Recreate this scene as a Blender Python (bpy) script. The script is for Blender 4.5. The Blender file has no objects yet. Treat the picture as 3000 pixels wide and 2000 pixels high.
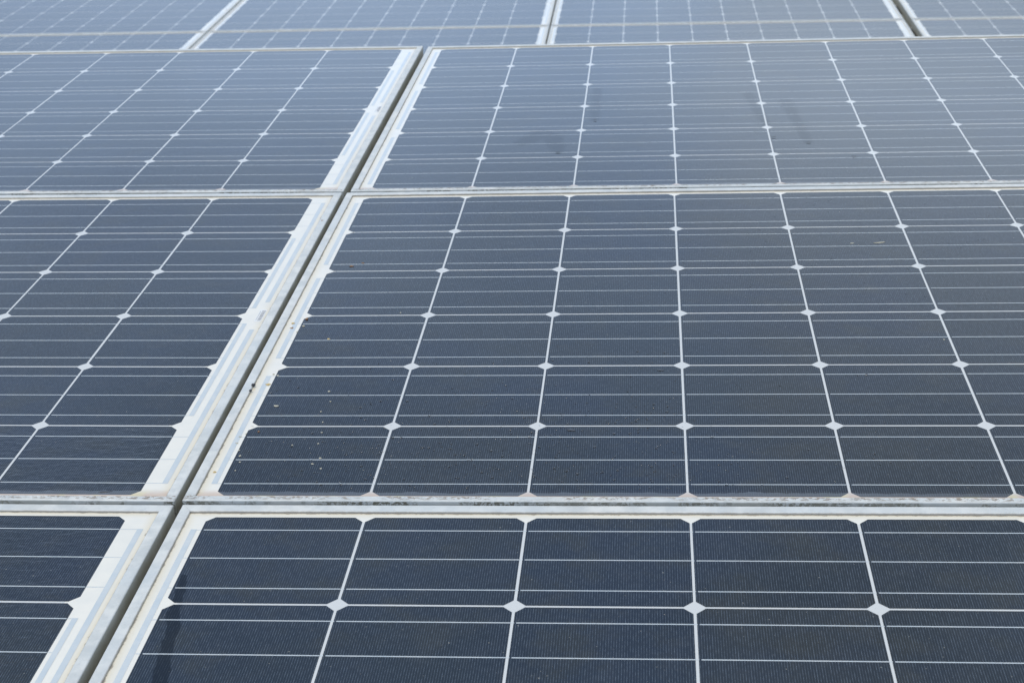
import bpy, math, random
from mathutils import Matrix, Vector, Euler
random.seed(7)
scene = bpy.context.scene
C = scene.collection

# ------------------------------------------------------------------ frames of reference
TILT = math.radians(9.0)          # both arrays rise away from the camera
HEIGHT = 1.10
W = Matrix.Translation((0, 0, HEIGHT)) @ Matrix.Rotation(TILT, 4, 'X')   # front array plane -> world

# ------------------------------------------------------------------ camera
cam = bpy.data.cameras.new('camera')
camo = bpy.data.objects.new('camera', cam)
C.objects.link(camo)
camo.matrix_world = W @ Matrix.Translation((0.443216, -1.438687, 0.787839)) @ Euler((1.165465, 0.03869, 0.076347), 'XYZ').to_matrix().to_4x4()
cam.sensor_width = 36.0
cam.lens = 36.0 * 4816.93 / 3000.0
cam.clip_start = 0.05
cam.clip_end = 3000
cam.dof.use_dof = True
cam.dof.focus_distance = 1.75
cam.dof.aperture_fstop = 18
scene.camera = camo

# ------------------------------------------------------------------ sky
SUN_EL = math.radians(58); SUN_ROT = math.radians(-125)
world = bpy.data.worlds.new('World'); scene.world = world
world.use_nodes = True
nt = world.node_tree; nt.nodes.clear()
def wn(t, **k):
    n = nt.nodes.new(t)
    for a, b in k.items(): setattr(n, a, b)
    return n
sky = wn('ShaderNodeTexSky', sky_type='NISHITA', sun_disc=False)
sky.sun_elevation = SUN_EL; sky.sun_rotation = SUN_ROT; sky.air_density = 1.0; sky.dust_density = 2.0
tc = wn('ShaderNodeTexCoord')
ns = wn('ShaderNodeTexNoise'); ns.inputs['Scale'].default_value = 2.6; ns.inputs['Detail'].default_value = 6; ns.inputs['Roughness'].default_value = .55
mp = wn('ShaderNodeMapping'); mp.inputs['Scale'].default_value = (1, 1, 2.2); mp.inputs['Location'].default_value = (.4, 1.3, .2)
nt.links.new(tc.outputs['Generated'], mp.inputs[0]); nt.links.new(mp.outputs[0], ns.inputs['Vector'])
rmp = wn('ShaderNodeMapRange'); rmp.inputs['From Min'].default_value = .36; rmp.inputs['From Max'].default_value = .62
rmp.inputs['To Min'].default_value = .66; rmp.inputs['To Max'].default_value = 1.06
rmp.clamp = True
nt.links.new(ns.outputs['Fac'], rmp.inputs['Value'])
sep = wn('ShaderNodeSeparateXYZ'); nt.links.new(tc.outputs['Generated'], sep.inputs[0])
cr = wn('ShaderNodeValToRGB')                        # overcast layer: bright low band, duller blue middle, bright overhead
el = cr.color_ramp.elements
SKYS = [(0.0, (9.0, 10.6, 12.8)), (.33, (8.2, 10.5, 14.0)), (.39, (8.9, 11.6, 15.5)), (.45, (7.3, 9.4, 12.6)), (.58, (4.8, 6.6, 9.2)), (.70, (4.2, 6.2, 8.8)), (.86, (9.6, 9.2, 8.0)), (1.0, (10.4, 9.8, 8.4))]
for i, (p, c) in enumerate(SKYS):
    e_ = el[i] if i < 2 else el.new(p)
    e_.position = p; e_.color = (c[0] / 16, c[1] / 16, c[2] / 16, 1)
nt.links.new(sep.outputs['Z'], cr.inputs['Fac'])
cc = wn('ShaderNodeVectorMath', operation='SCALE'); cc.inputs['Scale'].default_value = 16
nt.links.new(cr.outputs[0], cc.inputs[0])
# one cloud's soft edge ahead: greyer and brighter to its right, duller and bluer to its left
az = wn('ShaderNodeMath', operation='ARCTAN2'); nt.links.new(sep.outputs['X'], az.inputs[0]); nt.links.new(sep.outputs['Y'], az.inputs[1])
nz = wn('ShaderNodeTexNoise'); nz.inputs['Scale'].default_value = 7; nz.inputs['Detail'].default_value = 4
nt.links.new(tc.outputs['Generated'], nz.inputs['Vector'])
az2 = wn('ShaderNodeMath', operation='MULTIPLY_ADD'); nt.links.new(nz.outputs['Fac'], az2.inputs[0]); az2.inputs[1].default_value = .22; nt.links.new(az.outputs[0], az2.inputs[2])
azr = wn('ShaderNodeMapRange', interpolation_type='SMOOTHSTEP'); nt.links.new(az2.outputs[0], azr.inputs['Value'])
azr.inputs['From Min'].default_value = .12; azr.inputs['From Max'].default_value = .19
azc = wn('ShaderNodeMix', data_type='RGBA'); nt.links.new(azr.outputs[0], azc.inputs[0])
azc.inputs[6].default_value = (.95, .98, 1.02, 1); azc.inputs[7].default_value = (1.13, 1.07, 1.0, 1)
cm = wn('ShaderNodeVectorMath', operation='MULTIPLY'); nt.links.new(cc.outputs[0], cm.inputs[0]); nt.links.new(azc.outputs[2], cm.inputs[1])
mx = wn('ShaderNodeMix', data_type='RGBA')
nt.links.new(rmp.outputs[0], mx.inputs[0]); nt.links.new(sky.outputs[0], mx.inputs[6]); nt.links.new(cm.outputs[0], mx.inputs[7])
bg = wn('ShaderNodeBackground'); bg.inputs['Strength'].default_value = 0.1
nt.links.new(mx.outputs[2], bg.inputs['Color'])
wo = wn('ShaderNodeOutputWorld'); nt.links.new(bg.outputs[0], wo.inputs[0])

sun = bpy.data.lights.new('sun', 'SUN'); sun.energy = 1.25; sun.angle = math.radians(25); sun.color = (1, .93, .82)
suno = bpy.data.objects.new('sun', sun); C.objects.link(suno)
sd = Vector((math.sin(SUN_ROT) * math.cos(SUN_EL), math.cos(SUN_ROT) * math.cos(SUN_EL), math.sin(SUN_EL)))
suno.rotation_euler = sd.to_track_quat('Z', 'Y').to_euler()
suno.location = sd * 20

vs = scene.view_settings
vs.view_transform = 'Standard'; vs.look = 'None'; vs.gamma = 1; vs.use_curve_mapping = False
vs.exposure = 0.0
scene.cycles.max_bounces = 6
try: scene.cycles.use_denoising = True
except Exception: pass

# ------------------------------------------------------------------ node helper
class NG:
    def __init__(s, name):
        s.m = bpy.data.materials.new(name); s.m.use_nodes = True
        s.t = s.m.node_tree; s.t.nodes.clear()
        s.out = s.t.nodes.new('ShaderNodeOutputMaterial')
        s.p = s.t.nodes.new('ShaderNodeBsdfPrincipled')
        s.t.links.new(s.p.outputs[0], s.out.inputs[0])
    def put(s, sock, v):
        if hasattr(v, 'is_output'): s.t.links.new(v, sock)
        else:
            if isinstance(v, tuple) and len(v) == 3 and len(sock.default_value) == 4: v = v + (1,)
            sock.default_value = v
    def math(s, op, a, b=0.0, c=None, clamp=False):
        n = s.t.nodes.new('ShaderNodeMath'); n.operation = op; n.use_clamp = clamp
        s.put(n.inputs[0], a); s.put(n.inputs[1], b)
        if c is not None: s.put(n.inputs[2], c)
        return n.outputs[0]
    def sm(s, v, a, b, lo=0.0, hi=1.0, smooth=True):
        n = s.t.nodes.new('ShaderNodeMapRange')
        if smooth: n.interpolation_type = 'SMOOTHSTEP'
        s.put(n.inputs['Value'], v); n.inputs['From Min'].default_value = a; n.inputs['From Max'].default_value = b
        n.inputs['To Min'].default_value = lo; n.inputs['To Max'].default_value = hi
        return n.outputs[0]
    def noise(s, vec, scale, detail=3, rough=.5, dist=0.0, dim='3D'):
        n = s.t.nodes.new('ShaderNodeTexNoise'); n.noise_dimensions = dim
        s.put(n.inputs['Vector'], vec); n.inputs['Scale'].default_value = scale
        n.inputs['Detail'].default_value = detail; n.inputs['Roughness'].default_value = rough; n.inputs['Distortion'].default_value = dist
        return n.outputs['Fac']
    def mix(s, f, a, b, blend='MIX'):
        n = s.t.nodes.new('ShaderNodeMix'); n.data_type = 'RGBA'; n.blend_type = blend
        s.put(n.inputs[0], f); s.put(n.inputs[6], a); s.put(n.inputs[7], b)
        return n.outputs[2]
    def xyz(s, v):
        n = s.t.nodes.new('ShaderNodeSeparateXYZ'); s.put(n.inputs[0], v); return n.outputs
    def comb(s, x, y, z=0.0):
        n = s.t.nodes.new('ShaderNodeCombineXYZ'); s.put(n.inputs[0], x); s.put(n.inputs[1], y); s.put(n.inputs[2], z); return n.outputs[0]
    def plane(s):
        """metres in the array plane (x across, y up the slope) from the world position"""
        g = s.t.nodes.new('ShaderNodeNewGeometry'); o = s.xyz(g.outputs['Position'])
        z = s.math('SUBTRACT', o[2], HEIGHT)
        y = s.math('ADD', s.math('MULTIPLY', o[1], math.cos(TILT)), s.math('MULTIPLY', z, math.sin(TILT)))
        return o[0], y
    def capsule(s, px, py, a, b, ra, rb):
        """1 inside a soft tapering stripe from a to b in the plane"""
        dx, dy = b[0] - a[0], b[1] - a[1]; L2 = dx * dx + dy * dy
        ux = s.math('SUBTRACT', px, a[0]); uy = s.math('SUBTRACT', py, a[1])
        t = s.math('DIVIDE', s.math('ADD', s.math('MULTIPLY', ux, dx), s.math('MULTIPLY', uy, dy)), L2, clamp=True)
        ex = s.math('SUBTRACT', ux, s.math('MULTIPLY', t, dx)); ey = s.math('SUBTRACT', uy, s.math('MULTIPLY', t, dy))
        d = s.math('SQRT', s.math('ADD', s.math('MULTIPLY', ex, ex), s.math('MULTIPLY', ey, ey)))
        r = s.math('ADD', s.math('MULTIPLY', t, rb - ra), ra)
        return s.math('SUBTRACT', d, r)
    def bump(s, h, dist, strength=1.0, normal=None):
        n = s.t.nodes.new('ShaderNodeBump'); n.inputs['Strength'].default_value = strength; n.inputs['Distance'].default_value = dist
        s.put(n.inputs['Height'], h)
        if normal is not None: s.put(n.inputs['Normal'], normal)
        return n.outputs[0]

# wet trails on the glass (metres in the front array plane): start, end, radius, radius
TRAILS = [((.008, -.15), (.0151, -.2095), .003, .0055), ((.0151, -.2095), (.0200, -.2329), .006, .0065), ((.0200, -.2329), (.0275, -.2929), .0055, .006),
          ((.0275, -.2929), (.040, -.37), .0065, .009)]
THIN = [((.342, 1.60), (.3431, 1.38), .0085, .0085), ((.684, 1.49), (.7017, 1.222), .011, .008), ((.620, 1.54), (.640, 1.33), .010, .007), ((.2730, 1.28), (.2884, 1.185), .02, .010),
        ((.225,1.24),(.255,1.30),.015,.02)]

def laminate(name, kind):
    """glass-fronted laminate; module-local metres come from the UV map"""
    g = NG(name)
    uvn = g.t.nodes.new('ShaderNodeUVMap'); uvn.uv_map = 'UVMap'
    o = g.xyz(uvn.outputs[0]); u, v = o[0], o[1]
    px, py = g.plane()
    pv = g.comb(px, py, 0.0)
    oi = g.t.nodes.new('ShaderNodeObjectInfo'); rnd = oi.outputs['Random']
    big = g.noise(pv, 3.2, 4, .55)
    med = g.noise(pv, 38, 5, .65)
    fine = g.noise(pv, 420, 3, .7)
    # long fine run marks down the slope
    run = g.noise(g.comb(g.math('MULTIPLY', px, 26.0), g.math('MULTIPLY', py, 3.0), 0.0), 1.0, 4, .6)
    if kind == 'cell':
        base = g.mix(rnd, (.0015, .0030, .0085), (.0105, .0110, .0125))
        base = g.mix(g.sm(big, .42, .62, 0, .8), base, (.0022, .0054, .0190))
        base = g.mix(g.sm(g.noise(pv, 15, 4, .6), .48, .68, 0, .75), base, (.0125, .0112, .0088))
        # printed silver fingers, 2.3 mm apart
        fr = g.math('FRACT', g.math('DIVIDE', u, .00232))
        line = g.math('LESS_THAN', g.math('ABSOLUTE', g.math('SUBTRACT', fr, .5)), .085)
        brk = g.sm(g.noise(g.comb(g.math('MULTIPLY', px, 430.0), g.math('MULTIPLY', py, 120.0), 0.0), 1.0, 2, .6), .35, .68, .25, 1.0)
        line = g.math('MULTIPLY', line, g.math('MULTIPLY', brk, .85))
        # fingers stop a little short of the cell's edge
        cy = g.math('ABSOLUTE', g.math('SUBTRACT', g.math('FRACT', g.math('DIVIDE', v, .159)), .5))
        line = g.math('MULTIPLY', line, g.math('LESS_THAN', cy, .478))
        base = g.mix(line, base, (.115, .145, .19))
    elif kind == 'backsheet':
        base = g.mix(g.sm(med, .3, .7), (.795, .775, .72), (.75, .74, .70))
        ing = g.math('MULTIPLY', g.math('MULTIPLY', g.math('GREATER_THAN', u, .0125), g.math('LESS_THAN', u, 1.5775)), g.math('LESS_THAN', v, .943))
        base = g.mix(ing, base, (.60, .615, .625))
        rim = g.math('MINIMUM', g.math('MINIMUM', g.math('ADD', v, .0043), g.math('SUBTRACT', .960, v)), g.math('MINIMUM', g.math('ADD', u, .0185), g.math('SUBTRACT', 1.6187, u)))
        warm_shade = g.sm(g.math('ADD', rim, g.math('MULTIPLY', big, .006)), .001, .016, .55, 0.0)  # creamy tint along the lips, with the frame's soft shadow painted in
        base = g.mix(warm_shade, base, (.70, .61, .43))
    elif kind == 'ribbon':
        base = g.mix(g.sm(med, .3, .7), (.50, .565, .62), (.58, .62, .65))
    elif kind == 'label':
        base = (.78, .79, .79)
    # bottom-edge mud and stains; sky sheen of water against the lower lip painted in
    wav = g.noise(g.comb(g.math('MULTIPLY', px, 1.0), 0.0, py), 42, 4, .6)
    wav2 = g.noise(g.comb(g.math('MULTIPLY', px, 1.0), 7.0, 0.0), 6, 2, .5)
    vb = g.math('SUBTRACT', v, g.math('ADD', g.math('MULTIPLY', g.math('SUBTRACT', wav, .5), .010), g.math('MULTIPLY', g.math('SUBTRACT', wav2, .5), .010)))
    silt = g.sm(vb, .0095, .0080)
    silt_sheen_k = g.sm(px, .95, .6, .12, .42) if kind == 'cell' else .10
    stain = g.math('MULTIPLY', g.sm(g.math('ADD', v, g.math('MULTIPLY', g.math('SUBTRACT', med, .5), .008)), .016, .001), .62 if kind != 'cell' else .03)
    base = g.mix(g.math('MULTIPLY', silt, silt_sheen_k), base, (.17, .20, .24) if kind == 'cell' else (.45, .42, .38))
    base = g.mix(stain, base, g.mix(g.sm(g.noise(pv, 30, 2, .5), .52, .64), (.54, .38, .30), (.60, .50, .26)))
    # dirt in the corner between glass and frame
    d = g.math('MINIMUM', g.math('MINIMUM', g.math('ADD', v, .0043), g.math('SUBTRACT', .960, v)), g.math('MINIMUM', g.math('ADD', u, .0185), g.math('SUBTRACT', 1.6187, u)))
    d = g.math('SUBTRACT', d, g.math('MULTIPLY', g.sm(g.noise(pv, 90, 5, .7), .4, .8), .0028))
    dirt = g.math('MULTIPLY', g.sm(d, .0008, -.0008), .62)
    base = g.mix(dirt, base, (.13, .095, .065))
    # dust film, washed off where water ran
    wet = None
    wob = g.math('MULTIPLY', g.math('SUBTRACT', g.noise(pv, 55, 3, .5), .5), .010)
    for tr in TRAILS:
        c = g.capsule(px, py, *tr); wet = c if wet is None else g.math('MINIMUM', wet, c)
    wet = g.sm(g.math('ADD', wet, wob), .0008, -.0008)
    faint = None
    for tr in THIN:
        c = g.capsule(px, py, *tr); faint = c if faint is None else g.math('MINIMUM', faint, c)
    faint = g.math('MULTIPLY', g.sm(g.math('ADD', faint, g.math('MULTIPLY', wob, 1.2)), .006, -.005), .6)
    clean = g.math('SUBTRACT', 1.0, g.math('MAXIMUM', wet, faint))
    dust = g.math('ADD', .003, g.math('MULTIPLY', g.sm(big, .3, .7), .010))
    dust = g.math('ADD', dust, g.math('MULTIPLY', g.sm(med, .45, .8), .022))
    dust = g.math('ADD', dust, g.math('MULTIPLY', g.sm(run, .5, .8), .010))
    dust = g.math('ADD', dust, g.math('MULTIPLY', g.sm(fine, .62, .82), .035))
    dust = g.math('MULTIPLY', dust, clean)
    base = g.mix(dust, base, (.40, .40, .37))
    speck = g.sm(g.noise(pv, 300, 2, .5), .72, .77)
    base = g.mix(g.math('MULTIPLY', speck, .38), base, (.55, .54, .48))
    base = g.mix(g.math('MAXIMUM', g.math('MULTIPLY', wet, .7 if kind == 'cell' else .06), g.math('MULTIPLY', faint, .5 if kind == 'cell' else .05)), base, (.004, .005, .009))
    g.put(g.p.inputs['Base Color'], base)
    rough = g.math('ADD', .07, g.math('MULTIPLY', med, .07))
    rough = g.math('MULTIPLY', rough, g.math('SUBTRACT', 1.0, g.math('MULTIPLY', g.math('MAXIMUM', wet, silt), .6)))
    g.put(g.p.inputs['Roughness'], rough)
    g.put(g.p.inputs['IOR'], g.math('SUBTRACT', 1.5, g.math('MULTIPLY', g.math('MAXIMUM', wet, faint), .15)))
    h = g.math('ADD', g.math('MULTIPLY', g.noise(pv, 55, 4, .6), .6), g.math('MULTIPLY', g.noise(pv, 600, 2, .6), .03))
    # a half-dried rippled film low on the panel left of the gap
    rm = g.math('MULTIPLY', g.sm(px, -.075, -.09), g.sm(py, .19, .12))
    h = g.math('ADD', h, g.math('MULTIPLY', rm, g.math('MULTIPLY', g.noise(g.comb(g.math('MULTIPLY', px, 55.0), g.math('MULTIPLY', py, 120.0), 0.0), 1.0, 3, .6, .6), 3.5)))
    g.put(g.p.inputs['Normal'], g.bump(h, .00035, .45))
    return g.m

def mat_label(name):
    g = NG(name); g.p.inputs['Base Color'].default_value = (.8, .8, .8, 1); return g.m

def frame_metal():
    g = NG('weathered_aluminium')
    uvn = g.t.nodes.new('ShaderNodeUVMap'); uvn.uv_map = 'UVMap'
    o = g.xyz(uvn.outputs[0]); u, v = o[0], o[1]
    px, py = g.plane()
    geo = g.t.nodes.new('ShaderNodeNewGeometry')
    P = geo.outputs['Position']
    tco = g.t.nodes.new('ShaderNodeTexCoord'); ob = g.xyz(tco.outputs['Object']); nrm = g.xyz(tco.outputs['Normal'])
    a = g.noise(P, 45, 5, .65); b = g.noise(P, 9, 3, .5); c = g.noise(P, 170, 5, .7)
    base = g.mix(g.sm(a, .3, .7), (.52, .54, .54), (.70, .705, .69))
    base = g.mix(g.sm(b, .35, .7, 0, .6), base, (.56, .61, .65))
    # oxide blooms
    base = g.mix(g.math('MULTIPLY', g.sm(c, .58, .72), .35), base, (.70, .71, .70))
    # grime: lower rail (top and front), inner lip edge
    low = g.sm(v, .0, -.006)
    side = g.math('LESS_THAN', ob[2], .0008)
    top = g.math('SUBTRACT', 1.0, side)
    patch = g.sm(g.noise(P, 20, 3, .6), .45, .53)
    fleck = g.sm(g.noise(P, 240, 4, .75), .46, .51)
    lich = g.math('MULTIPLY', g.math('MULTIPLY', patch, fleck), low)
    lich_side = g.math('MULTIPLY', lich, side)
    fleck2 = g.sm(g.noise(g.comb(g.math('MULTIPLY', px, .55), py, 0.0), 260, 4, .75), .49, .56)
    lich_top = g.math('MULTIPLY', g.math('MULTIPLY', g.math('MULTIPLY', fleck2, low), g.sm(g.noise(P, 14, 3, .6), .40, .50)), g.sm(v, -.0135, -.009))
    lich_top = g.math('MULTIPLY', lich_top, top)
    base = g.mix(g.math('MULTIPLY', lich_top, .85), base, (.22, .165, .12))
    rng = g.mix(g.noise(P, 60, 2, .5), (.045, .028, .016), (.06, .062, .022))
    base = g.mix(g.math('MULTIPLY', lich_side, .97), base, rng)
    # inner lip edge line
    d = g.math('MINIMUM', g.math('MINIMUM', g.math('ADD', v, .0043), g.math('SUBTRACT', .960, v)), g.math('MINIMUM', g.math('ADD', u, .0185), g.math('SUBTRACT', 1.6187, u)))
    d2 = g.math('ADD', d, g.math('MULTIPLY', g.noise(P, 160, 4, .7), .0016))
    inner = g.math('MULTIPLY', g.sm(d2, -.0003, .0009), .6)
    base = g.mix(inner, base, (.20, .155, .11))
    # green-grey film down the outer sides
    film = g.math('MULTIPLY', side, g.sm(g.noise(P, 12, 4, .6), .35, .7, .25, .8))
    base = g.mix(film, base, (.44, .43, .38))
    flank_shade_film = g.math('MULTIPLY', g.math('MULTIPLY', side, g.math('GREATER_THAN', g.math('ABSOLUTE', nrm[0]), .8)), g.sm(g.noise(P, 30, 4, .6), .3, .65, .45, 1.0))  # left and right faces: shade of the narrow gap painted in with grime
    base = g.mix(flank_shade_film, base, (.42, .415, .365))
    dn = g.sm(c, .40, .30); base = g.mix(g.math('MULTIPLY', dn, .25), base, (.32, .31, .28))
    g.put(g.p.inputs['Base Color'], base)
    g.p.inputs['Metallic'].default_value = .12
    g.put(g.p.inputs['Roughness'], g.math('ADD', .36, g.math('MULTIPLY', a, .2)))
    g.put(g.p.inputs['Normal'], g.bump(g.math('ADD', c, g.math('MULTIPLY', lich, 2.0)), .0003, .5))
    return g.m

def simple(name, c1, c2, rough=.6, metal=0.0, scale=12, bumpd=.001):
    g = NG(name)
    tco = g.t.nodes.new('ShaderNodeNewGeometry').outputs['Position']
    n = g.noise(tco, scale, 5, .6)
    g.put(g.p.inputs['Base Color'], g.mix(g.sm(n, .3, .7), c1, c2))
    g.p.inputs['Roughness'].default_value = rough; g.p.inputs['Metallic'].default_value = metal
    g.put(g.p.inputs['Normal'], g.bump(g.noise(tco, scale * 8, 4, .6), bumpd, .5))
    return g.m

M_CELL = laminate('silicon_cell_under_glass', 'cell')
M_BACK = laminate('white_backsheet_under_glass', 'backsheet')
M_RIB = laminate('tinned_ribbon_under_glass', 'ribbon')
M_LAB = laminate('paper_label_under_glass', 'label')
M_INK = simple('grey_ink', (.20, .20, .22), (.28, .28, .30), .4)
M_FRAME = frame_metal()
M_STEEL = simple('galvanised_steel', (.30, .31, .32), (.42, .43, .43), .5, .5, 30)
M_GROUND = simple('gravelly_grass_ground', (.05, .055, .03), (.12, .11, .075), .95, 0, 3, .02)

# ------------------------------------------------------------------ mesh helpers
def link(name, me, parent=None):
    o = bpy.data.objects.new(name, me); C.objects.link(o)
    if parent is not None: o.parent = parent
    return o
def mesh(name, verts, faces, mats, uv=True, fmat=None, smooth=False):
    me = bpy.data.meshes.new(name); me.from_pydata(verts, [], faces)
    for m in (mats if isinstance(mats, (list, tuple)) else [mats]): me.materials.append(m)
    if uv:
        l = me.uv_layers.new(name='UVMap')
        for lp in me.loops:
            co = me.vertices[lp.vertex_index].co; l.data[lp.index].uv = (co.x, co.y)
    if fmat:
        for f, k in zip(me.polygons, fmat): f.material_index = k
    if smooth:
        for f in me.polygons: f.use_smooth = True
    me.update(); return me
def slab(poly, z0, z1):
    """prism over a polygon (counter-clockwise), open below"""
    n = len(poly)
    vs_ = [(x, y, z1) for x, y in poly] + [(x, y, z0) for x, y in poly]
    fs = [tuple(range(n))] + [(i, i + n, (i + 1) % n + n, (i + 1) % n) for i in range(n)]
    return vs_, fs
def rect(x0, y0, x1, y1): return [(x0, y0), (x1, y0), (x1, y1), (x0, y1)]
def boxes(lst):
    V, F = [], []
    for (x0, y0, z0, x1, y1, z1) in lst:
        k = len(V)
        V += [(x0, y0, z0), (x1, y0, z0), (x1, y1, z0), (x0, y1, z0), (x0, y0, z1), (x1, y0, z1), (x1, y1, z1), (x0, y1, z1)]
        F += [(k, k+3, k+2, k+1), (k+4, k+5, k+6, k+7), (k, k+1, k+5, k+4), (k+1, k+2, k+6, k+5), (k+2, k+3, k+7, k+6), (k+3, k, k+4, k+7)]
    return V, F

# ------------------------------------------------------------------ the module (local metres: cell grid 0..1.59 x 0..0.954)
P_ = .159; CW = .1564; HG = (P_ - CW) / 2; CH = .0084
FX0, FX1, FY0, FY1 = -.030, 1.6302, -.0138, .974      # frame outline
LIP = .0115
def frame_mesh():
    # profile: distance in from the outline, height
    prof = [(0.0, -.038), (0.0, .0006), (.0003, .0014), (.0010, .0019), (.0020, .0020), (LIP - .0008, .0020), (LIP - .0002, .0017), (LIP, .0011), (LIP, -.0005), (.0025, -.0005), (.0025, -.038)]
    V, F = [], []
    corners = [(FX0, FY0, 1, 1), (FX1, FY0, -1, 1), (FX1, FY1, -1, -1), (FX0, FY1, 1, -1)]
    n = len(prof)
    g = .00016
    for s in range(4):
        c0 = corners[s]; c1 = corners[(s + 1) % 4]
        k = len(V)
        dx = (c1[0] > c0[0]) - (c1[0] < c0[0]); dy = (c1[1] > c0[1]) - (c1[1] < c0[1])
        for (c, sg) in ((c0, 1), (c1, -1)):
            for (d, z) in prof:
                ky = (.0095 if c[3] > 0 else .014) / LIP if d > .0024 and z > -.001 else 1.0     # lower lip narrow, upper lip wide
                V.append((c[0] + c[2] * d + dx * g * sg, c[1] + c[3] * d * ky + dy * g * sg, z))
        for i in range(n):
            j = (i + 1) % n
            F.append((k + i, k + n + i, k + n + j, k + j))
        F.append(tuple(k + i for i in range(n))); F.append(tuple(k + n + i for i in reversed(range(n))))
    return V, F
V, F = frame_mesh()
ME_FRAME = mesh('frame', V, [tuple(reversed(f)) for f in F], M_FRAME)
V, F = slab(rect(FX0 + .004, FY0 + .004, FX1 - .004, FY1 - .004), -.0004, 0.0)
ME_BACK = mesh('backsheet', V, F + [(7, 6, 5, 4)], M_BACK)
ME_CELLS = []
for r in range(6):
    for c in range(10):
        x0 = c * P_ + HG; x1 = x0 + CW; y0 = r * P_ + HG; y1 = y0 + CW
        jx, jy = random.uniform(-.0002, .0002), random.uniform(-.0002, .0002)
        poly = [(x0 + CH, y0), (x1 - CH, y0), (x1, y0 + CH), (x1, y1 - CH), (x1 - CH, y1), (x0 + CH, y1), (x0, y1 - CH), (x0, y0 + CH)]
        poly = [(x + jx, y + jy) for x, y in poly]
        V, F = slab(poly, .00002, .00006)
        ME_CELLS.append(mesh('solar_cell', V, F, M_CELL))
BUS_IN0, BUS_IN1, BUS_OUT0, BUS_OUT1 = 1.5930, 1.5985, 1.6062, 1.6122   # right margin ribbons
BUSL0, BUSL1 = -.0095, -.0035
def tab_y(r, k): return r * P_ + P_ * (k + .5) / 3
ME_TABS = []
BW = .00068
for r in range(6):              # r = 0 is the lowest row of cells
    for k in range(3):
        y = tab_y(r, k)
        xe = BUS_OUT0 if r in (0, 5) else BUS_IN0
        V, F = [], []
        # strips: one piece per cell with a short dip over the gap, so the line reads as soldered tabs
        for c in range(10):
            xa = c * P_ + HG + .0022; xb = (c + 1) * P_ - HG - .0008
            q, f = slab(rect(xa, y - BW, xb, y + BW), .00008, .00012); kk = len(V)
            V += q; F += [tuple(i + kk for i in t) for t in f]
            if c < 9:
                q, f = slab(rect(xb, y - BW * .8, (c + 1) * P_ + HG + .0004, y + BW * .8), .00005, .00009); kk = len(V)
                V += q; F += [tuple(i + kk for i in t) for t in f]
        for (xa, xb) in ((BUSL1, HG), (10 * P_ - HG, xe)):
            q, f = slab(rect(xa, y - BW * .8, xb, y + BW * .8), .00005, .00009); kk = len(V)
            V += q; F += [tuple(i + kk for i in t) for t in f]
        ME_TABS.append(mesh('busbar', V, F, M_RIB))
e = .0008
segs = [(BUSL0, tab_y(4, 0) - e, BUSL1, tab_y(5, 2) + e), (BUSL0, tab_y(2, 0) - e, BUSL1, tab_y(3, 2) + e), (BUSL0, tab_y(0, 0) - e, BUSL1, tab_y(1, 2) + e),
        (BUS_IN0, tab_y(3, 0) - e, BUS_IN1, tab_y(4, 2) + e), (BUS_IN0, tab_y(1, 0) - e, BUS_IN1, tab_y(2, 2) + e),
        (BUS_OUT0, .523, BUS_OUT1, tab_y(5, 2) + e), (BUS_OUT0, tab_y(0, 0) - e, BUS_OUT1, .432)]
ME_BUS = []
for s in segs:
    V, F = slab(rect(*s), .00012, .00018); ME_BUS.append(mesh('bus_ribbon', V, F, M_RIB))
# barcode label on the right margin
V, F = slab(rect(1.6058, .4575, 1.6146, .4975), .00012, .00018)
ME_LABEL = mesh('barcode_label', V, F, M_LAB)
V, F = [], []
rb = random.Random(3); y = .4605
while y < .4945:
    w = rb.choice([.0003, .0005, .0008]); 
    q, f = slab(rect(1.6092, y, 1.6138, y + w), .00018, .00022); kk = len(V); V += q; F += [tuple(i + kk for i in t) for t in f]
    y += w + rb.choice([.0003, .0005, .0007])
y = .462
for i in range(12):
    x = 1.6068
    q, f = slab(rect(x, y, x + .0012, y + .0014), .00018, .00022); kk = len(V); V += q; F += [tuple(i + kk for i in t) for t in f]
    y += .0026
ME_BARS = mesh('barcode', V, F, M_INK)

def tag(o, label, cat, group=None, kind=None):
    if label: o['label'] = label
    if cat: o['category'] = cat
    if group: o['group'] = group
    if kind: o['kind'] = kind

def make_panel():
    r = bpy.data.objects.new('solar_panel', None); C.objects.link(r); r.empty_display_size = .1
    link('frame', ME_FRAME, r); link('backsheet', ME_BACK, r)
    for m in ME_CELLS: link('solar_cell', m, r)
    for m in ME_TABS: link('busbar', m, r)
    for m in ME_BUS: link('bus_ribbon', m, r)
    lb = link('barcode_label', ME_LABEL, r); link('barcode', ME_BARS, lb)
    return r
proto = make_panel()
def copy_tree(o, parent=None):
    c = o.copy(); C.objects.link(c)
    if parent is not None: c.parent = parent
    for ch in KIDS[o.name]: copy_tree(ch, c)
    return c
KIDS = {}
def index(o):
    KIDS[o.name] = list(o.children)
    for ch in o.children: index(ch)
index(proto)
first = [True]
def place(mat, label, group, frame_dy=0.0):
    if first[0]: o = proto; first[0] = False; kids = KIDS[proto.name]
    else: o = copy_tree(proto); kids = None
    o.matrix_world = mat
    tag(o, label, 'solar panel', group)
    PANELS.append((o, frame_dy))
    return o
PANELS = []
G1 = 'framed solar panels of the front array'; G2 = 'framed solar panels of the rear array'
def local(x, y, z, tx, ty, yref):
    # plane z = z + tx*X + ty*(Y-yref)
    z0 = z + tx * x + ty * (y - yref)
    return W @ Matrix.Translation((x, y, z0)) @ Matrix.Rotation(math.atan(ty), 4, 'X') @ Matrix.Rotation(-math.atan(tx), 4, 'Y')
XL = -.0774 - 1.59
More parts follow.
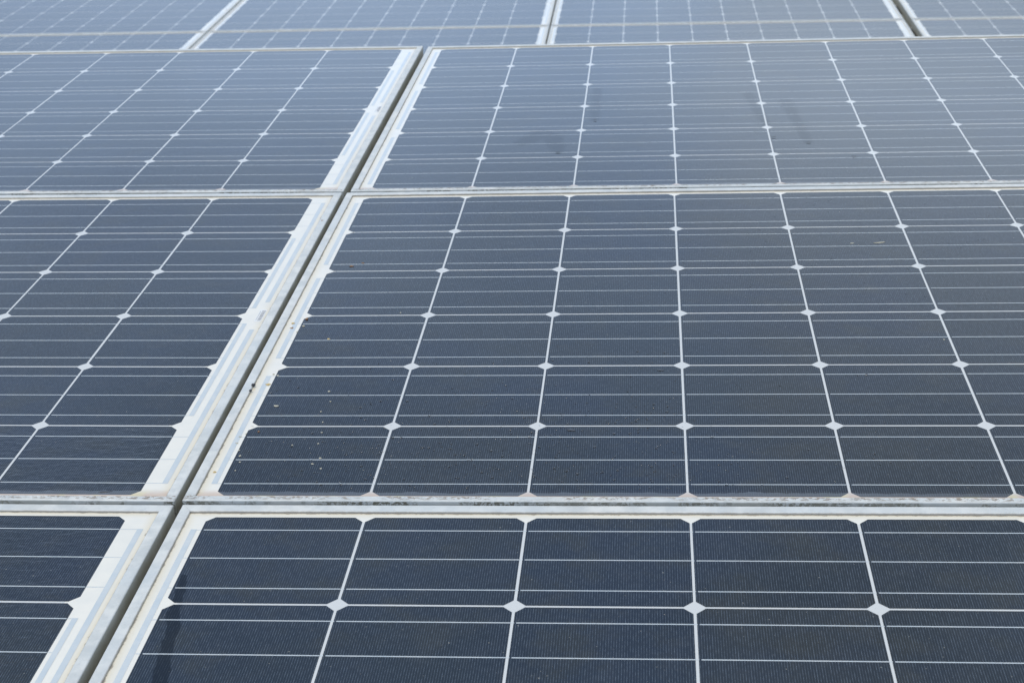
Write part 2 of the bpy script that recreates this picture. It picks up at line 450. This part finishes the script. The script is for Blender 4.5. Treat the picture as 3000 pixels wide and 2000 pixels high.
rowsF = {'A': -.0382 - .954, 'B': 0.0, 'C': .9964}
place(local(0.0, 0.0, 0, 0, 0, 0), 'central solar panel of the middle row, brown crumbs scattered along its left edge', G1, .0015)
place(local(.0018, rowsF['A'], -.0021, .0004, .0008, -.02), 'nearest solar panel with a dark wet streak near its left edge', G1, .001)
place(local(.0041, rowsF['C'], -.0001, -.0004, -.0040, .99), 'solar panel behind the central one, with faint slanting water trails on its glass', G1, .0015)
place(local(XL, rowsF['A'], -.0021, -.0040, .0008, -.02), 'solar panel filling the bottom left corner, left of the frame gap', G1)
place(local(XL, 0.0, -.0001, -.0057, .0008, 0), 'solar panel left of the gap with a readable barcode on its white margin', G1)
place(local(XL + .0004, rowsF['C'], .0001, -.0076, -.0028, .99), 'bluish solar panel directly behind the one with the readable barcode', G1)
for k, n in (('A', 'nearest'), ('B', 'middle'), ('C', 'third')):
    place(local(1.667, rowsF[k], -.0005, 0, 0, 0), 'solar panel of the %s row beyond the right edge of the picture' % n, G1)
WB = W @ Matrix.Translation((-1.671417, 6.340882, -.925154)) @ Euler((.003824, .004594, .002369), 'XYZ').to_matrix().to_4x4()
XS = [-1.6691, 0.0, 1.6679, 3.3645]
names = ['leftmost', 'second from left', 'third from left', 'rightmost']
for i, x in enumerate(XS):
    place(WB @ Matrix.Translation((x, -.954, 0)), '%s far solar panel of the strip just above the nearer frames' % names[i], G2)
for i, x in enumerate(XS):
    place(WB @ Matrix.Translation((x, .045, 0)), '%s far solar panel of the row cut by the picture top' % names[i], G2)
for j, yy in enumerate((-.954, .045)):
    place(WB @ Matrix.Translation((-1.6691 * 2, yy, 0)), 'rear array solar panel of the %s row beyond the left picture edge' % ('front', 'back')[j], G2)
bpy.context.view_layer.update()
for o, dy in PANELS:
    if dy:
        for ch in o.children:
            if ch.name.split('.')[0] == 'frame': ch.location = (0, dy, 0)

# ------------------------------------------------------------------ mounting tables
def table(WM, x0, x1, ys, name, label):
    r = bpy.data.objects.new(name, None); C.objects.link(r); r.matrix_world = WM
    tag(r, label, 'mounting frame', 'galvanised mounting frames under the arrays')
    for y in ys:
        V, F = boxes([(x0, y - .022, -.0815, x1, y + .022, -.0405)])
        link('rail', mesh('rail', V, F, M_STEEL), r)
    y0, y1 = ys[0], ys[-1]
    n = max(2, int((x1 - x0) / 1.6))
    for i in range(n + 1):
        x = x0 + .25 + (x1 - x0 - .5) * i / n
        V, F = boxes([(x - .03, y0 - .03, -.165, x + .03, y1 + .03, -.083)])
        link('beam', mesh('beam', V, F, M_STEEL), r)
        for yy in (y0 + .3, y1 - .3):
            g = WM @ Vector((x, yy, -.17)); h = g.z + .05
            V, F = boxes([(x - .035, yy - .035, -.17 - h, x + .035, yy + .035, -.166)])
            link('post', mesh('post', V, F, M_STEEL), r)
    return r
table(W, -1.72, 3.33, [-.98, -.512, -.027, .475, .9775, 1.49, 1.95], 'mounting_frame', 'galvanised steel rails seen down through the gap between the near solar panels')
table(WB, -3.36, 5.02, [-.93, -.477, .015, .52, .99], 'mounting_frame', 'galvanised steel rails under the far rear array')

# ------------------------------------------------------------------ ground
S = 400
V = []; F = []; N = 40
for j in range(N + 1):
    for i in range(N + 1):
        x = -S + 2 * S * i / N; y = -S + 2 * S * j / N
        V.append((x, y, 0.0))
for j in range(N):
    for i in range(N):
        a = j * (N + 1) + i; F.append((a, a + 1, a + N + 2, a + N + 1))
gd = link('ground', mesh('ground', V, F, M_GROUND)); gd['kind'] = 'structure'

# ------------------------------------------------------------------ crumbs, white streaks, droplets
M_PALE = simple('pale_dried_matter', (.42, .40, .32), (.60, .58, .49), .8, 0, 400, .0003)
M_BROWN = simple('brown_seed_husk', (.20, .11, .06), (.36, .22, .13), .8, 0, 400, .0003)
M_OCHRE = simple('ochre_lichen_crumb', (.50, .36, .14), (.62, .50, .28), .85, 0, 400, .0003)
M_DARK = simple('dark_wet_grit', (.015, .017, .02), (.035, .035, .04), .25, 0, 300, .0002)
def lump(r, squash, seed, elong=1.0):
    import bmesh
    rr = random.Random(seed); bm = bmesh.new(); bmesh.ops.create_icosphere(bm, subdivisions=2, radius=1)
    ph = [rr.uniform(0, 6) for _ in range(6)]
    for v in bm.verts:
        c = v.co; k = 1 + .22 * math.sin(c.x * 3 + ph[0]) + .18 * math.sin(c.y * 4 + ph[1]) + .14 * math.sin(c.z * 5 + c.x * 4 + ph[2])
        v.co = Vector((c.x * r * elong * k, c.y * r * k, (c.z * .9 + .35) * r * squash * k))
    me = bpy.data.meshes.new('crumb'); bm.to_mesh(me); bm.free()
    for f in me.polygons: f.use_smooth = True
    return me
def crumb(x, y, r, m, label, z=.0002, squash=.45, elong=1.0, group='crumbs on the glass', name='crumb', cat='crumb'):
    me = lump(r, squash, hash((round(x * 1e4), round(y * 1e4))) & 0xffff, elong); me.materials.append(m)
    o = link(name, me); o.matrix_world = W @ Matrix.Translation((x, y, z)) @ Matrix.Rotation(random.uniform(-.3, .3), 4, 'Z')
    tag(o, label, cat, group); return o
tiny = 'tiny pale crumb among the specks at the left edge of the central solar panel'
crumb(.0198, .2096, .0019, M_PALE, 'largest whitish crumb at the left edge of the central solar panel', elong=1.3)
crumb(.0047, .4655, .0021, M_BROWN, 'round reddish brown crumb beside a white cell corner on the central panel', squash=.6)
crumb(.0055, .4422, .0017, M_PALE, 'flat cream crumb just below the round brown crumb', elong=1.3)
crumb(.0010, .4240, .0014, M_PALE, 'small cream crumb third down from the round brown one')
crumb(.0451, .4005, .0016, M_OCHRE, 'lone tan crumb right of the brown and cream ones on a thin silver line')
crumb(-.0444, .8418, .0021, M_BROWN, 'brown crumb lying on the aluminium frame left of the gap', z=.0021)
crumb(-.0094, .4520, .0024, M_OCHRE, 'upper of two yellowish crumbs on the white margin beside the gap', squash=.3)
crumb(-.0086, .4368, .0021, M_BROWN, 'lower brownish crumb of two on the white margin beside the gap', squash=.3)
crumb(.0314, .6545, .0019, M_BROWN, 'lower of two brown crumbs in the second cell row of the central panel', elong=1.4)
crumb(.0452, .6666, .0017, M_BROWN, 'upper of two brown crumbs in the second cell row of the central panel')
crumb(.1228, .4848, .0011, M_PALE, 'tiny white crumb beside the first vertical cell gap of the central panel')
crumb(-.0027, .2679, .0022, M_OCHRE, 'ochre crumb on the grey ribbon in the left margin of the central panel', squash=.3, elong=1.4)
crumb(.0041, .2926, .0013, M_PALE, 'cream crumb right at the cell edge in the fifth cell row')
crumb(.0137, .1454, .0014, M_BROWN, 'reddish crumb just under the lowest white cell corner at the left edge')
crumb(-.0121, .0512, .0018, M_OCHRE, 'yellow crumb low on the white margin near the frame corner', squash=.3)
for (x, y) in [(.0731, .2483), (.0794, .2215), (.0735, .1951), (.0803, .1686), (-.0019, .2964), (.0839, .1432), (.0576, .1129), (.0849, .1163), (.0022, .1003), (.006, .0874), (.0094, .0735), (.009, .0545), (.0937, .0826), (.0877, .0694), (.0984, .059), (-.004, .133), (-.004, .1175), (.0010, .140)]:
    crumb(x, y, random.uniform(.0009, .0014), M_PALE, tiny, group='tiny crumbs at the left of the central panel')
crumb(-.0178, .262, .0026, M_DARK, 'upper dark moss tuft on the frame edge right of the gap', z=.0018, squash=.7, name='moss_tuft', cat='moss', group='moss tufts on the frame edge')
crumb(-.0184, .247, .0019, M_DARK, 'lower dark moss tuft on the frame edge right of the gap', z=.0018, squash=.7, name='moss_tuft', cat='moss', group='moss tufts on the frame edge')
streak1 = crumb(.7545, .7276, .0019, M_PALE, 'thin white streak on the upper right of the central panel, longer of two', squash=.2, elong=3.6, name='white_streak', cat='bird dropping', group='white streaks on the central panel')  # thin elongated white marks on the glass
crumb(.7175, .7264, .0010, M_PALE, 'fainter white streak left of the longer one', squash=.2, elong=4.0, name='white_streak', cat='bird dropping', group='white streaks on the central panel')
crumb(.7882, .3889, .0011, M_PALE, 'single small white speck low on the right part of the central panel')
for (x, y, l) in [(.2884, 1.1806, 'dark wet drop under the blotchy trail on the third row panel'), (.344, 1.3754, 'dark wet drop at the end of the leftmost water trail'),
                  (.6464, 1.2515, 'small dark wet drop right beside a vertical cell gap on the third row panel'), (.7017, 1.216, 'dark wet drop at the lower end of the longest slanting water trail'),
                  (.7663, 1.1341, 'thin dark wet dash lowest on the third row panel')]:
    crumb(x, y, .0015, M_DARK, l, squash=.2, elong=2.2, name='water_drop', cat='water drop', group='water drops on the third row panel')
crumb(.4526, .3037, .0022, M_DARK, 'dark wet blot just under a thick white cell line, upper of two', squash=.1, elong=1.6, name='water_drop', cat='water drop', group='wet blots on the central panel')
crumb(.3558, .1484, .0026, M_DARK, 'dark wet blot just under the lowest white cell line, lower of two', squash=.1, elong=1.6, name='water_drop', cat='water drop', group='wet blots on the central panel')
crumb(-.116, .0080, .0030, M_DARK, 'dark damp leaf scrap by the bottom frame left of the gap', squash=.15, elong=3.6, name='leaf_scrap', cat='leaf', group=None)

# rain droplets: nobody could count them
def droplets():
    g = NG('clear_water'); g.p.inputs['Base Color'].default_value = (1, 1, 1, 1); g.p.inputs['Roughness'].default_value = .02
    g.p.inputs['IOR'].default_value = 1.33; g.p.inputs['Transmission Weight'].default_value = 1.0
    V, F = [], []
    rr = random.Random(11)
    def dome(x, y, r, h):
        k = len(V); n = 8
        V.append((x, y, .00024 + h))
        for (q, hz) in ((.55, .82), (.88, .42), (1.0, 0.0)):
            for i in range(n):
                a = 2 * math.pi * i / n; V.append((x + r * q * math.cos(a), y + r * q * math.sin(a), .00024 + h * hz))
        for i in range(n):
            j = (i + 1) % n; F.append((k, k + 1 + i, k + 1 + j))
            for s in range(2): F.append((k + 1 + s * n + i, k + 1 + (s + 1) * n + i, k + 1 + (s + 1) * n + j, k + 1 + s * n + j))
    for _ in range(1100):
        x = rr.gauss(.28, .18); y = abs(rr.gauss(.02, .14)) + .015
        if x < .003 or y > .42: continue
        r = rr.uniform(.0005, .0011) if rr.random() < .85 else rr.uniform(.0011, .0019)
        dome(x, y, r, r * .45)
    for _ in range(420):
        x = -.08 - abs(rr.gauss(0, .14)); y = rr.uniform(.015, .20) ** 1.1
        r = rr.uniform(.0004, .0011); dome(x, y, r, r * .45)
    for _ in range(160):
        x = rr.uniform(.45, 1.0); y = rr.uniform(.5, .94); r = rr.uniform(.0005, .0012); dome(x, y, r, r * .4)
    o = link('rain_droplets', mesh('rain_droplets', V, F, g.m, smooth=True)); o.matrix_world = W
    tag(o, 'fine rain droplets scattered on the lower glass of the middle row panels', 'water droplets', None, 'stuff')
droplets()
